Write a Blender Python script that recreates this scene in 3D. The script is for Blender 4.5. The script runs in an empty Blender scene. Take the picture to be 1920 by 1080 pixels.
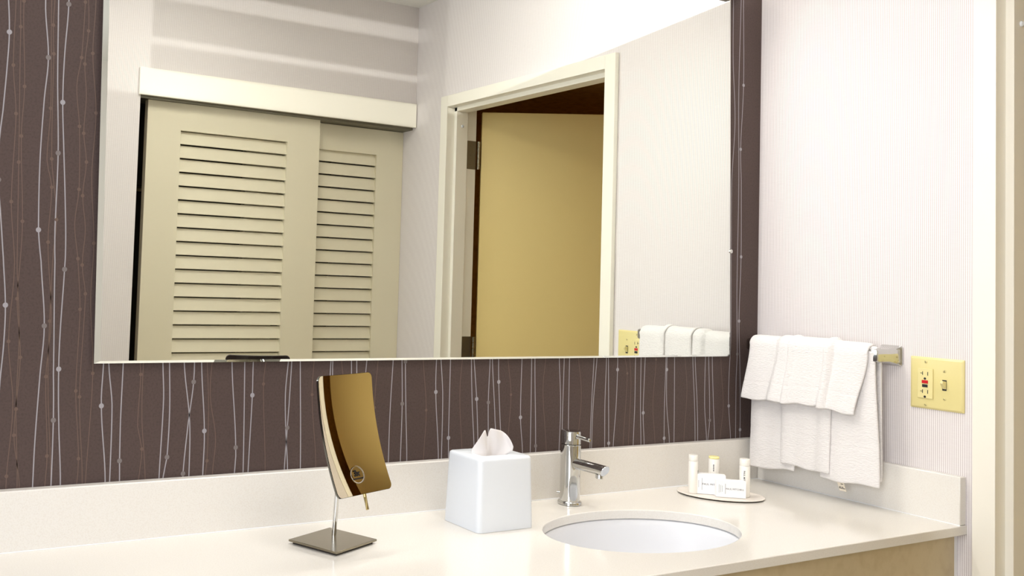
import bpy, bmesh, math, random
from mathutils import Vector, Matrix
random.seed(7)
PI = math.pi
SC = bpy.context.scene
COL = SC.collection

# ------------------------------------------------------------------ camera
# room frame: x along the back wall (right wall at x=0), y towards the back wall (back wall at y=0), z=0 on the counter top
cam_d = bpy.data.cameras.new('camera')
cam = bpy.data.objects.new('camera', cam_d)
COL.objects.link(cam)
YAW, PITCH, ROLL = 0.481775, 0.046683, 0.035402
F = Vector((math.sin(YAW) * math.cos(PITCH), math.cos(YAW) * math.cos(PITCH), math.sin(PITCH)))
R0 = Vector((math.cos(YAW), -math.sin(YAW), 0))
U0 = R0.cross(F)
RR = R0 * math.cos(ROLL) + U0 * math.sin(ROLL)
UU = U0 * math.cos(ROLL) - R0 * math.sin(ROLL)
m = Matrix((RR, UU, -F)).transposed().to_4x4()
m.translation = (-2.1716, -1.67424, 0.47783)
cam.matrix_world = m
cam_d.sensor_width = 36
cam_d.lens = 1788.17 / 1920 * 36
cam_d.shift_x = 361.3 / 1920
cam_d.shift_y = -107.0 / 1920
cam_d.clip_start = 0.02
SC.camera = cam

# ------------------------------------------------------------------ world, lights, exposure
w = bpy.data.worlds.new('world')
SC.world = w
w.use_nodes = True
w.node_tree.nodes['Background'].inputs[0].default_value = (0.75, 0.85, 1.0, 1)
w.node_tree.nodes['Background'].inputs[1].default_value = 0.6
vs = SC.view_settings
vs.view_transform = 'Standard'
vs.look = 'None'
vs.gamma = 1
vs.use_curve_mapping = False
vs.exposure = 0.30


def area(name, loc, direction, sx, sy, energy, color, shape='RECTANGLE'):
    l = bpy.data.lights.new(name, 'AREA')
    l.shape = shape
    l.size = sx
    if shape in ('RECTANGLE', 'ELLIPSE'):
        l.size_y = sy
    l.energy = energy
    l.color = color
    o = bpy.data.objects.new(name, l)
    o.location = loc
    o.rotation_euler = Vector(direction).to_track_quat('-Z', 'Y').to_euler()
    COL.objects.link(o)
    return o


# added cool fill at an unseen window beside the camera, and the round ceiling lamp over the basin
LAMP_XY = (-1.15, -0.95)
area('ceiling_lamp', (LAMP_XY[0], LAMP_XY[1], 1.575), (0, 0, -1), 0.44, 0.44, 6.8, (1.0, 0.96, 0.90), 'DISK')
area('vanity_strip', (-1.02, -0.043, 1.2375), (0, -0.05, -1), 1.30, 0.046, 7.0, (1.0, 0.97, 0.92))
area('cool_fill', (-3.18, -1.8, 0.65), (1, 0.15, -0.05), 1.5, 1.2, 33, (0.88, 0.92, 1.0))
area('bathroom_fill', (1.15, -0.35, 1.285), (0, 0, -1), 0.2, 0.2, 3.0, (1.0, 0.80, 0.48), 'DISK')  # added warm fill to lift the dim bathroom, no fixture there
pl = bpy.data.lights.new('vanity_bulb', 'POINT')
pl.energy = 27
pl.color = (1.0, 0.98, 0.96)
pl.shadow_soft_size = 0.0003
po = bpy.data.objects.new('vanity_bulb', pl)
po.location = (-0.5416, -0.012, 1.2800)
COL.objects.link(po)
WHITE_LINES = [[(-1908.9,927.7),(-1904.9,873.1,'d'),(-1905.5,821.7),(-1908.8,737.3),(-1912.1,689.6),(-1910.4,620.1,'s'),(-1902.6,548.4),(-1896.4,491.9),(-1888.8,409.3,'d'),(-1888.4,342.1),(-1891.3,283.1),(-1891.8,223.5)],
[(-1847.3,938.0),(-1837.9,838.4,'s'),(-1841.4,766.2),(-1843.5,658.5),(-1840.4,539.1,'d'),(-1833.4,485.3),(-1822.7,374.8,'s'),(-1825.9,291.9),(-1829.0,181.5),(-1829.2,102.3)],
[(-1825.2,941.7),(-1820.3,801.4),(-1813.4,674.2,'s'),(-1812.5,541.5),(-1809.9,486.2),(-1803.3,291.5),(-1799.6,212.9,'s'),(-1798.3,101.1)],
[(-1807.4,937.1,'s'),(-1810.4,844.1),(-1809.7,763.4,'d'),(-1804.1,683.4),(-1797.8,598.1),(-1792.9,514.7),(-1792.8,472.9,'s'),(-1795.1,367.6),(-1794.7,300.5,'d'),(-1790.3,209.8),(-1782.4,100.9)],
[(-1717.8,329.4),(-1716.8,307.9),(-1717.2,234.9,'d'),(-1704.4,103.8)],
[(-1709.2,329.4),(-1707.2,307.7),(-1698.2,237.1),(-1696.3,103.2)],
[(-1681.2,329.2),(-1681.2,307.4),(-1681.6,211.1),(-1680.1,136.8,'s'),(-1678.6,103.0)],
[(-1608.9,328.8),(-1607.5,308.5),(-1603.4,244.8),(-1605.7,101.9)],
[(-1595.7,328.7),(-1591.0,223.2),(-1592.3,138.4,'s'),(-1598.2,101.4)],
[(-1569.0,328.6),(-1566.6,308.1),(-1551.5,200.4),(-1548.7,101.0)],
[(-1547.3,328.5),(-1546.9,273.5,'s'),(-1554.1,200.5),(-1560.3,106.6,'s')],
[(-1534.7,328.4),(-1532.7,307.7),(-1522.0,182.5,'d'),(-1521.7,103.2)],
[(-1473.8,328.0),(-1471.9,308.0),(-1457.8,148.8,'s'),(-1458.2,102.1)],
[(-1446.5,327.9),(-1440.7,102.0)],
[(-1427.8,327.8),(-1427.6,245.9,'d'),(-1429.0,173.4),(-1430.4,103.3)],
[(-1353.1,327.3),(-1357.8,247.1),(-1353.5,168.0),(-1347.4,103.2)],
[(-1346.2,327.3),(-1349.0,227.3),(-1351.1,181.2,'s'),(-1354.2,103.6)],
[(-1328.7,327.2),(-1319.7,103.5)],
[(-1258.7,326.8),(-1260.6,283.6),(-1257.1,103.9)],
[(-1255.1,326.8),(-1253.8,263.4),(-1242.7,105.1)],
[(-1213.5,326.5),(-1204.9,105.0)],
[(-1201.1,326.5),(-1187.7,106.1)],
[(-1175.5,326.3),(-1179.9,261.8),(-1178.9,105.6)],
[(-1113.6,326.0),(-1117.9,198.5),(-1118.2,104.2)],
[(-1093.3,325.8),(-1088.9,219.3,'s'),(-1089.2,104.7)],
[(-1086.3,325.8),(-1084.2,306.0,'s'),(-1078.9,197.1),(-1073.5,103.8)],
[(-1006.1,325.3),(-1005.8,241.4,'d'),(-994.5,103.7)],
[(-996.6,325.3),(-988.0,237.6),(-986.6,103.3)],
[(-970.4,325.1),(-970.0,143.8,'d'),(-968.6,104.5)],
[(-915.8,324.8),(-910.9,223.0),(-901.1,101.8)],
[(-910.1,324.8),(-898.7,223.8,'d'),(-891.2,104.7)],
[(-865.6,324.5),(-867.2,215.4,'s'),(-863.4,104.3)],
[(-859.8,324.5),(-847.6,176.1),(-842.3,104.3)],
[(-842.3,324.4),(-840.1,259.3,'d'),(-833.7,175.6),(-827.6,103.5)],
[(-776.9,324.0),(-777.2,179.8,'d'),(-768.9,101.5)],
[(-749.6,323.9),(-747.0,101.5)],
[(-740.4,323.8),(-732.2,114.9,'s'),(-731.8,100.7)],
[(-669.5,323.4),(-662.0,202.6),(-663.6,103.0)],
[(-654.6,323.3),(-655.6,202.4),(-655.7,102.6)],
[(-638.6,323.2),(-638.1,201.9),(-636.7,102.8)],
[(-563.8,322.8),(-568.5,199.7),(-570.5,103.0)],
[(-553.9,322.7),(-563.5,199.5),(-565.6,102.7)],
[(-525.5,322.6),(-527.0,198.4),(-525.1,101.9)],
[(-519.3,322.5),(-515.3,198.0),(-512.8,109.9,'d'),(-512.5,101.2)],
[(-490.0,322.4),(-489.4,281.0,'d'),(-491.6,197.3),(-498.2,101.7)],
[(-431.4,322.0),(-431.5,195.4),(-434.1,102.2)],
[(-413.9,321.9),(-413.0,194.8),(-408.9,103.5)],
[(-399.9,321.9),(-403.5,176.7,'d'),(-398.4,103.0)],
[(-330.4,321.5),(-332.7,192.3),(-331.9,113.0,'d'),(-331.6,103.5)],
[(-326.4,321.4),(-327.1,278.7,'d'),(-324.9,192.0),(-313.5,101.3)],
[(-301.3,321.3),(-298.0,101.8)],
[(-237.5,320.9),(-228.6,189.0),(-224.7,103.5)],
[(-229.9,320.9),(-219.2,188.7),(-215.3,103.0)],
[(-191.9,320.7),(-192.6,187.9),(-183.9,102.8)],
[(-181.5,320.6),(-173.7,150.1,'s'),(-179.1,102.6)],
[(-167.8,320.5),(-160.8,186.9),(-154.8,102.8)],
[(-110.4,1235.4),(-107.9,1075.2),(-97.3,913.9),(-105.9,757.0),(-103.0,537.8),(-100.8,347.2),(-105.4,252.6),(-105.0,183.8,'d'),(-96.3,102.7)],
[(-80.6,1240.4),(-84.7,984.9),(-79.7,759.0),(-80.4,467.3),(-76.1,314.5,'s'),(-78.7,252.1),(-77.4,101.8)],
[(-71.9,1241.9),(-66.9,1010.8,'d'),(-74.3,842.6,'d'),(-70.2,759.7),(-66.8,564.4,'d'),(-70.9,399.1,'d'),(-65.6,294.0),(-62.0,183.8),(-61.3,121.9,'d'),(-61.4,101.0)]]
TAN_LINES = [[(-1896.7,929.7),(-1895.7,817.5,'d'),(-1887.2,735.1,'d'),(-1887.8,584.6,'d'),(-1877.2,474.5),(-1880.7,348.3,'d'),(-1868.4,240.6),(-1873.1,122.3,'d')],
[(-1888.8,931.0),(-1886.6,885.1,'d'),(-1878.8,652.7,'d'),(-1872.8,474.7),(-1864.0,366.3),(-1862.9,234.1,'d'),(-1854.9,105.9)],
[(-1883.4,930.1,'d'),(-1875.4,783.3,'d'),(-1876.6,697.7,'d'),(-1867.8,552.2,'d'),(-1868.4,474.9),(-1870.2,420.5,'d'),(-1860.1,321.2,'d'),(-1864.2,190.3,'d'),(-1851.4,105.7)],
[(-1837.0,939.7),(-1829.8,750.8,'d'),(-1831.8,660.5),(-1821.4,614.0,'d'),(-1823.2,518.8,'d'),(-1811.4,384.9),(-1815.8,288.0,'d'),(-1807.5,152.4,'d'),(-1808.7,102.7)],
[(-1831.5,940.6),(-1832.2,896.3,'d'),(-1828.9,846.2,'d'),(-1823.8,663.0,'d'),(-1810.6,558.3,'d'),(-1813.5,504.5),(-1814.0,383.1,'d'),(-1811.6,275.2),(-1798.8,102.0)],
[(-1778.7,945.6,'d'),(-1780.7,846.3,'d'),(-1786.7,796.2),(-1778.7,724.5,'d'),(-1774.4,613.8,'d'),(-1779.0,552.6),(-1770.6,492.3,'d'),(-1762.7,404.0,'d'),(-1763.4,262.2,'d'),(-1753.3,144.7,'d'),(-1754.1,103.5)],
[(-1773.3,950.3),(-1770.7,895.3,'d'),(-1774.5,835.7,'d'),(-1769.1,779.5),(-1770.7,713.0,'d'),(-1763.6,662.7,'d'),(-1767.4,603.0,'d'),(-1759.9,544.3),(-1762.6,481.4,'d'),(-1754.6,431.2,'d'),(-1756.5,251.8,'d'),(-1744.8,102.8)],
[(-1760.1,952.6),(-1761.3,856.6,'d'),(-1750.7,751.2,'d'),(-1753.1,639.0),(-1743.7,520.7,'d'),(-1744.8,423.0),(-1735.0,292.2,'d'),(-1739.2,102.4)],
[(-1651.8,329.1),(-1648.0,288.9,'d'),(-1649.7,195.7),(-1640.0,155.4,'d'),(-1643.5,103.5)],
[(-1643.9,329.0),(-1642.7,214.4),(-1631.7,102.7)],
[(-1510.4,328.2),(-1513.3,249.1),(-1499.2,169.7),(-1502.7,102.9)],
[(-1523.1,328.3),(-1515.6,229.5),(-1514.3,127.2,'d'),(-1516.5,103.8)],
[(-1400.9,327.6),(-1405.1,266.6,'d'),(-1395.0,104.1)],
[(-1297.0,327.0),(-1299.5,243.5,'d'),(-1285.7,105.6)],
[(-1236.8,326.7),(-1222.9,220.3),(-1225.8,106.2)],
[(-1149.6,326.2),(-1155.5,213.8,'d'),(-1146.3,105.8)],
[(-1041.2,325.5),(-1028.8,204.2,'d'),(-1031.9,105.8)],
[(-938.4,325.0),(-943.6,234.1),(-933.5,104.8)],
[(-817.2,324.3),(-805.3,230.5,'d'),(-812.9,102.7)],
[(-708.0,323.6),(-714.7,240.0),(-701.0,101.4)],
[(-612.9,323.1),(-600.2,225.1),(-609.5,103.8)],
[(-469.5,322.3),(-457.8,271.7,'d'),(-466.8,102.6)],
[(-452.3,322.2),(-445.0,246.3),(-449.7,101.7)],
[(-371.4,321.7),(-363.8,303.6,'d'),(-371.6,193.5),(-362.1,103.7)],
[(-265.6,321.1),(-255.9,229.1),(-264.0,104.1)],
[(-134.7,280.0),(-124.8,185.7),(-134.6,103.1)]]

# ------------------------------------------------------------------ materials
def srgb(r, g, b):
    f = lambda c: (c / 255 / 12.92) if c / 255 <= 0.04045 else ((c / 255 + 0.055) / 1.055) ** 2.4
    return (f(r), f(g), f(b), 1)


def mat(name, rgb, rough=0.5, metal=0.0, spec=0.5, bump=None, sheen=0.0, coat=0.0, mottle=None, emit=None):
    M = bpy.data.materials.new(name)
    M.use_nodes = True
    nt = M.node_tree
    b = nt.nodes['Principled BSDF']
    b.inputs['Base Color'].default_value = srgb(*rgb)
    b.inputs['Roughness'].default_value = rough
    b.inputs['Metallic'].default_value = metal
    b.inputs['Specular IOR Level'].default_value = spec
    b.inputs['Sheen Weight'].default_value = sheen
    b.inputs['Coat Weight'].default_value = coat
    if emit:
        b.inputs['Emission Color'].default_value = srgb(*emit[0])
        b.inputs['Emission Strength'].default_value = emit[1]
    if mottle:
        tc = nt.nodes.new('ShaderNodeTexCoord')
        nz = nt.nodes.new('ShaderNodeTexNoise')
        nz.inputs['Scale'].default_value = mottle[1]
        nz.inputs['Detail'].default_value = 4
        mx = nt.nodes.new('ShaderNodeMix')
        mx.data_type = 'RGBA'
        mx.inputs['A'].default_value = srgb(*rgb)
        mx.inputs['B'].default_value = srgb(*mottle[0])
        rp = nt.nodes.new('ShaderNodeMapRange')
        rp.inputs[1].default_value = 0.45
        rp.inputs[2].default_value = 0.75
        nt.links.new(tc.outputs['Object'], nz.inputs['Vector'])
        nt.links.new(nz.outputs['Fac'], rp.inputs[0])
        nt.links.new(rp.outputs[0], mx.inputs['Factor'])
        nt.links.new(mx.outputs['Result'], b.inputs['Base Color'])
    if bump:
        tc = nt.nodes.new('ShaderNodeTexCoord')
        mp = nt.nodes.new('ShaderNodeMapping')
        mp.inputs['Scale'].default_value = bump[2] if len(bump) > 2 else (1, 1, 1)
        nz = nt.nodes.new('ShaderNodeTexNoise')
        nz.inputs['Scale'].default_value = bump[0]
        nz.inputs['Detail'].default_value = 3
        bp = nt.nodes.new('ShaderNodeBump')
        bp.inputs['Strength'].default_value = bump[1]
        bp.inputs['Distance'].default_value = 0.002
        nt.links.new(tc.outputs['Object'], mp.inputs['Vector'])
        nt.links.new(mp.outputs['Vector'], nz.inputs['Vector'])
        nt.links.new(nz.outputs['Fac'], bp.inputs['Height'])
        nt.links.new(bp.outputs['Normal'], b.inputs['Normal'])
    return M


def pinstripe(name, axis, light, dark, period=0.0043):
    """ribbed wallpaper: narrow vertical two-tone stripes with a woven thread"""
    M = bpy.data.materials.new(name)
    M.use_nodes = True
    nt = M.node_tree
    b = nt.nodes['Principled BSDF']
    b.inputs['Roughness'].default_value = 0.75
    b.inputs['Specular IOR Level'].default_value = 0.2
    tc = nt.nodes.new('ShaderNodeTexCoord')
    sp = nt.nodes.new('ShaderNodeSeparateXYZ')
    nt.links.new(tc.outputs['Object'], sp.inputs[0])

    def math_(op, a, v=None):
        n = nt.nodes.new('ShaderNodeMath')
        n.operation = op
        nt.links.new(a, n.inputs[0])
        if v is not None:
            n.inputs[1].default_value = v
        return n.outputs[0]
    ph = math_('MULTIPLY', sp.outputs[axis], 2 * PI / period)
    s = math_('SINE', ph)
    mr = nt.nodes.new('ShaderNodeMapRange')
    mr.inputs[1].default_value = -0.5
    mr.inputs[2].default_value = 0.5
    nt.links.new(s, mr.inputs[0])
    mp = nt.nodes.new('ShaderNodeMapping')
    mp.inputs['Scale'].default_value = (40, 40, 900)
    nt.links.new(tc.outputs['Object'], mp.inputs['Vector'])
    nz = nt.nodes.new('ShaderNodeTexNoise')
    nz.inputs['Scale'].default_value = 1
    nt.links.new(mp.outputs['Vector'], nz.inputs['Vector'])
    thread = math_('MULTIPLY', math_('SUBTRACT', nz.outputs['Fac'], 0.5), 0.5)
    ad = nt.nodes.new('ShaderNodeMath')
    ad.operation = 'ADD'
    nt.links.new(mr.outputs[0], ad.inputs[0])
    nt.links.new(thread, ad.inputs[1])
    mx = nt.nodes.new('ShaderNodeMix')
    mx.data_type = 'RGBA'
    mx.inputs['A'].default_value = srgb(*dark)
    mx.inputs['B'].default_value = srgb(*light)
    nt.links.new(ad.outputs[0], mx.inputs['Factor'])
    nt.links.new(mx.outputs['Result'], b.inputs['Base Color'])
    return M


M_STRIPE_Y = pinstripe('striped_wallpaper_y', 'Y', (240, 235, 233), (208, 199, 198))
M_STRIPE_X = pinstripe('striped_wallpaper_x', 'X', (240, 235, 233), (208, 199, 198))
M_BROWN = mat('brown_wallpaper', (82, 67, 63), 0.62, spec=0.3, mottle=((71, 58, 54), 260), bump=(900, 0.15, (1, 1, 0.15)))
M_WHITE_INK = mat('silver_ink', (158, 154, 158), 0.45)
M_GREY_INK = mat('grey_ink', (120, 112, 110), 0.5)
M_TAN_INK = mat('tan_ink', (102, 82, 71), 0.5)
M_CEIL = mat('popcorn_ceiling', (238, 236, 230), 0.9, bump=(160, 1.0))
M_FLOOR = mat('beige_floor_tile', (196, 184, 164), 0.5, mottle=((182, 168, 146), 12))
M_PLAIN = mat('plain_wall_paint', (233, 227, 218), 0.8)
M_CLOSET = mat('closet_wall_shade', (84, 76, 66), 0.9)  # dark colour puts the closet's deep shade into its walls
M_TRAY = mat('tray_melamine', (240, 232, 222), 0.3)
M_BATH = mat('bathroom_wall_paint', (190, 146, 70), 0.8, mottle=((160, 118, 52), 30))
M_TRIM = mat('cream_trim_paint', (242, 237, 224), 0.35)
M_LOUVER = mat('louvered_door_paint', (224, 216, 191), 0.4)
M_LEAF = mat('bathroom_door_paint', (232, 208, 140), 0.42)
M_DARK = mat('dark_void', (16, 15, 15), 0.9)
M_MIRROR = mat('mirror_silver', (240, 243, 238), 0.0, metal=1.0)
M_BACKING = mat('mirror_backing', (52, 46, 42), 0.7)
M_CHROME = mat('polished_chrome', (206, 206, 204), 0.05, metal=1.0)
M_STEEL = mat('brushed_steel', (150, 142, 124), 0.22, metal=1.0)
M_OLDSTEEL = mat('worn_hinge_steel', (134, 130, 116), 0.5, metal=1.0)
M_BRONZE = mat('dark_bronze', (74, 60, 40), 0.45, metal=0.4)
M_QUARTZ = mat('cream_quartz', (233, 229, 222), 0.13, spec=0.5, mottle=((226, 220, 211), 420))
M_CERAMIC = mat('white_ceramic', (230, 231, 235), 0.3, spec=0.25)
M_SATINWHITE = mat('satin_white_cover', (226, 230, 235), 0.28)
M_TISSUE = mat('tissue_paper', (228, 223, 221), 0.9, bump=(60, 0.3))
M_TERRY = mat('white_terry', (234, 230, 228), 0.95, spec=0.1, sheen=0.3, bump=(420, 1.0, (0.3, 0.3, 1)))
M_IVORY = mat('ivory_plastic', (224, 210, 146), 0.3)
M_IVORY2 = mat('ivory_insert', (230, 217, 156), 0.25)
M_BLACK = mat('black_plastic', (22, 20, 22), 0.35)
M_RED = mat('red_plastic', (200, 20, 28), 0.35)
M_SCREW = mat('ivory_screw', (214, 200, 140), 0.3, metal=0.3)
M_CABINET = mat('tan_cabinet_laminate', (202, 186, 152), 0.5, mottle=((192, 174, 138), 40))
M_CAULK = mat('white_caulk', (240, 240, 240), 0.4)
M_SOAPBOX = mat('white_card', (249, 249, 250), 0.55)
M_BOTTLE = mat('white_bottle_plastic', (246, 242, 234), 0.3)
M_YELLOW = mat('yellow_cap', (250, 240, 170), 0.35)
M_LEAFGREEN = mat('lime_print', (196, 208, 40), 0.5)
M_INK = mat('grey_print', (70, 66, 70), 0.6)
M_PALEINK = mat('pale_print', (176, 176, 180), 0.6)
M_TAGINK = mat('tag_print', (50, 44, 46), 0.7)
M_TAG = mat('tag_cloth', (232, 222, 204), 0.8)
M_PAD_SHADE = mat('felt_and_shade', (44, 36, 28), 0.6)  # felt under the mirror foot, also the painted shade under the tray
M_DRAIN = mat('drain_chrome', (200, 200, 200), 0.12, metal=1.0)
M_BULB = mat('bulb_glass', (250, 248, 240), 0.2)
M_DIFFUSER = mat('lamp_diffuser', (250, 248, 240), 0.4, emit=((255, 246, 232), 1.2))

# ------------------------------------------------------------------ helpers
ORIG = {}


def link(o, parent, origin):
    COL.objects.link(o)
    ORIG[o.name] = Vector(origin)
    if parent is not None:
        o.parent = parent
        o.location = Vector(origin) - ORIG[parent.name]
    else:
        o.location = origin
    return o


def thing(name, label, cat, loc, group=None, kind=None):
    o = bpy.data.objects.new(name, None)
    o.empty_display_size = 0.03
    link(o, None, loc)
    return tag(o, label, cat, group, kind)


def tag(o, label=None, cat=None, group=None, kind=None):
    if label:
        o['label'] = label
    if cat:
        o['category'] = cat
    if group:
        o['group'] = group
    if kind:
        o['kind'] = kind
    return o


def obj(name, bm, material, parent=None, origin=None, smooth=None, bevel=0, segs=2, sub=0, solid=0):
    """link a bmesh given in room coordinates as one mesh object"""
    if origin is None:
        origin = ORIG[parent.name] if parent is not None else Vector((0, 0, 0))
    origin = Vector(origin)
    bm.normal_update()
    bmesh.ops.translate(bm, verts=bm.verts, vec=-origin)
    me = bpy.data.meshes.new(name)
    bm.to_mesh(me)
    bm.free()
    for mm in (material if isinstance(material, (list, tuple)) else [material]):
        me.materials.append(mm)
    o = bpy.data.objects.new(name, me)
    link(o, parent, origin)
    if solid:
        md = o.modifiers.new('solid', 'SOLIDIFY')
        md.thickness = solid
        md.offset = 0
    if bevel:
        md = o.modifiers.new('bevel', 'BEVEL')
        md.width = bevel
        md.segments = segs
        md.limit_method = 'ANGLE'
        md.angle_limit = math.radians(35)
    if sub:
        md = o.modifiers.new('sub', 'SUBSURF')
        md.levels = sub
        md.render_levels = sub
    if smooth is not None or bevel or sub:
        ang = math.radians(smooth if smooth else 40)
        for p in me.polygons:
            p.use_smooth = True
        if not sub:
            bm2 = bmesh.new()
            bm2.from_mesh(me)
            for e in bm2.edges:
                if len(e.link_faces) == 2 and e.calc_face_angle() > ang:
                    e.smooth = False
            bm2.to_mesh(me)
            bm2.free()
    return o


def NB():
    return bmesh.new()


def box(bm, a, b, mi=0):
    x0, x1 = sorted((a[0], b[0])); y0, y1 = sorted((a[1], b[1])); z0, z1 = sorted((a[2], b[2]))
    v = [bm.verts.new(c) for c in ((x0, y0, z0), (x1, y0, z0), (x1, y1, z0), (x0, y1, z0), (x0, y0, z1), (x1, y0, z1), (x1, y1, z1), (x0, y1, z1))]
    for f in ((0, 3, 2, 1), (4, 5, 6, 7), (0, 1, 5, 4), (1, 2, 6, 5), (2, 3, 7, 6), (3, 0, 4, 7)):
        fc = bm.faces.new([v[i] for i in f])
        fc.material_index = mi
    return v


def BX(a, b):
    bm = NB()
    box(bm, a, b)
    return bm


def frame_box(bm, c, ax, ay, az, hx, hy, hz, mi=0):
    """oriented box: centre, three unit axes, half sizes"""
    v = []
    for k in (-1, 1):
        for i, j in ((-1, -1), (1, -1), (1, 1), (-1, 1)):
            v.append(bm.verts.new(c + ax * (hx * i) + ay * (hy * j) + az * (hz * k)))
    for f in ((0, 3, 2, 1), (4, 5, 6, 7), (0, 1, 5, 4), (1, 2, 6, 5), (2, 3, 7, 6), (3, 0, 4, 7)):
        bm.faces.new([v[i] for i in f]).material_index = mi


def prism(bm, loop0, loop1, mi=0, caps=True):
    a = [bm.verts.new(p) for p in loop0]
    b = [bm.verts.new(p) for p in loop1]
    n = len(a)
    for i in range(n):
        bm.faces.new((a[i], a[(i + 1) % n], b[(i + 1) % n], b[i])).material_index = mi
    if caps:
        bm.faces.new(a[::-1]).material_index = mi
        bm.faces.new(b).material_index = mi
    return a, b


def rings(bm, loops, closed_ends=True, mi=0):
    R = [[bm.verts.new(p) for p in l] for l in loops]
    n = len(R[0])
    for A, B in zip(R, R[1:]):
        for i in range(n):
            bm.faces.new((A[i], A[(i + 1) % n], B[(i + 1) % n], B[i])).material_index = mi
    if closed_ends:
        bm.faces.new(R[0][::-1]).material_index = mi
        bm.faces.new(R[-1]).material_index = mi
    return R


def axes(d):
    d = Vector(d).normalized()
    h = Vector((0, 0, 1)) if abs(d.z) < 0.9 else Vector((1, 0, 0))
    a = d.cross(h).normalized()
    return a, a.cross(d).normalized() * -1, d


def tube(bm, pts, rad, n=24, mi=0):
    """round rod through points; rad a number or one per point"""
    pts = [Vector(p) for p in pts]
    rs = rad if isinstance(rad, (list, tuple)) else [rad] * len(pts)
    loops = []
    for i, p in enumerate(pts):
        d = (pts[min(i + 1, len(pts) - 1)] - pts[max(i - 1, 0)])
        a, b, _ = axes(d)
        loops.append([p + (a * math.cos(t) + b * math.sin(t)) * rs[i] for t in [2 * PI * k / n for k in range(n)]])
    rings(bm, loops, mi=mi)


def lathe(bm, c, prof, n=48, sx=1.0, sy=1.0, rot=0.0, caps=True, mi=0):
    """profile [(radius, z)] turned about the vertical through c"""
    loops = []
    for r, z in prof:
        l = []
        for k in range(n):
            t = 2 * PI * k / n
            x, y = r * sx * math.cos(t), r * sy * math.sin(t)
            l.append((c[0] + x * math.cos(rot) - y * math.sin(rot), c[1] + x * math.sin(rot) + y * math.cos(rot), c[2] + z))
        loops.append(l)
    return rings(bm, loops, caps, mi)


def sst(a, b, x):
    t = min(1, max(0, (x - a) / (b - a)))
    return t * t * (3 - 2 * t)


def rrect(w, h, r, n=6):
    """rounded rectangle outline, counter-clockwise"""
    out = []
    for cx, cy, a0 in ((w / 2 - r, h / 2 - r, 0), (-w / 2 + r, h / 2 - r, PI / 2), (-w / 2 + r, -h / 2 + r, PI), (w / 2 - r, -h / 2 + r, 1.5 * PI)):
        for k in range(n + 1):
            t = a0 + PI / 2 * k / n
            out.append((cx + r * math.cos(t), cy + r * math.sin(t)))
    return out


def text_bm(s, size, c, ax, ay, proud, spacing=1.0, bold=0.0):
    """flat lettering as a thin solid: centre c, reading direction ax, up ay, raised towards ax x ay"""
    cu = bpy.data.curves.new('lettering', 'FONT')
    cu.body = s
    cu.size = size
    cu.align_x = 'CENTER'
    cu.align_y = 'CENTER'
    cu.space_character = spacing
    cu.offset = bold
    cu.extrude = proud / 2
    cu.resolution_u = 2
    o = bpy.data.objects.new('lettering', cu)
    COL.objects.link(o)
    dg = bpy.context.evaluated_depsgraph_get()
    me = bpy.data.meshes.new_from_object(o.evaluated_get(dg))
    bm = NB()
    bm.from_mesh(me)
    bpy.data.objects.remove(o)
    bpy.data.curves.remove(cu)
    bpy.data.meshes.remove(me)
    ax = Vector(ax); ay = Vector(ay); az = ax.cross(ay)
    M = Matrix((ax, ay, az)).transposed().to_4x4()
    M.translation = Vector(c) + az * (proud / 2)
    bmesh.ops.transform(bm, matrix=M, verts=bm.verts)
    return bm


# ------------------------------------------------------------------ the room
FZ, CZ = -0.86, 1.612            # floor and ceiling heights
T = 0.125
YC1, YC2, YC3 = -0.5315, -0.5758, -1.4247    # casing edge, near and far jamb of the bathroom doorway
HEAD = 1.1584
DW = -1.6725                      # plane of the closet wall

def struct(name, bm, mt, label=None, **k):
    return tag(obj(name, bm, mt, **k), label, None, None, 'structure')


def smooth_line(pts):
    out = []
    P = [(p[0], p[1]) for p in pts]
    n = len(P)
    for i in range(n - 1):
        p0, p1, p2, p3 = P[max(i - 1, 0)], P[i], P[i + 1], P[min(i + 2, n - 1)]
        k = max(2, int(abs(p2[1] - p1[1]) / 14))
        for j in range(k):
            t = j / k
            h = lambda a, b, c, d: b + 0.5 * t * (c - a + t * (2 * a - 5 * b + 4 * c - d + t * (3 * (b - c) + d - a)))
            out.append((h(p0[0], p1[0], p2[0], p3[0]), p1[1] + (p2[1] - p1[1]) * t))
    out.append(P[-1])
    return out


def print_line(bm, pts, width, dot, mi, dmi, shift=0.0, proud=0.0003, seed=0):
    """one printed thread with its beads, in millimetres on the back wall"""
    pts = [((p[0] + shift), p[1]) + tuple(p[2:]) for p in pts]
    x, z = pts[0][0], pts[0][1]
    if z < 1600:
        rnd = random.Random(seed)
        k = z + 130
        ext = []
        while k < 1600:
            ext.append((x + rnd.uniform(-9, 9), k))
            k += 150
        ext.append((x + rnd.uniform(-6, 6), 1606))
        pts = [e for e in ext[::-1]] + pts
    L = smooth_line(pts)
    if L[-1][1] > 95:
        L.append((L[-1][0], 95))
    vs_ = []
    for i, (px, pz) in enumerate(L):
        vs_.append((bm.verts.new(((px - width / 2) / 1000, -proud, pz / 1000)), bm.verts.new(((px + width / 2) / 1000, -proud, pz / 1000))))
    for a, b in zip(vs_, vs_[1:]):
        bm.faces.new((a[0], b[0], b[1], a[1])).material_index = mi
    for p in pts:
        if len(p) > 2:
            r = dot / 2000
            ring = [bm.verts.new((p[0] / 1000 + r * math.cos(t), -proud * 1.6, p[1] / 1000 + r * math.sin(t))) for t in [2 * PI * k / 16 for k in range(16)]]
            f = bm.faces.new(ring)
            f.material_index = dmi if p[2] == 's' else mi


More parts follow.
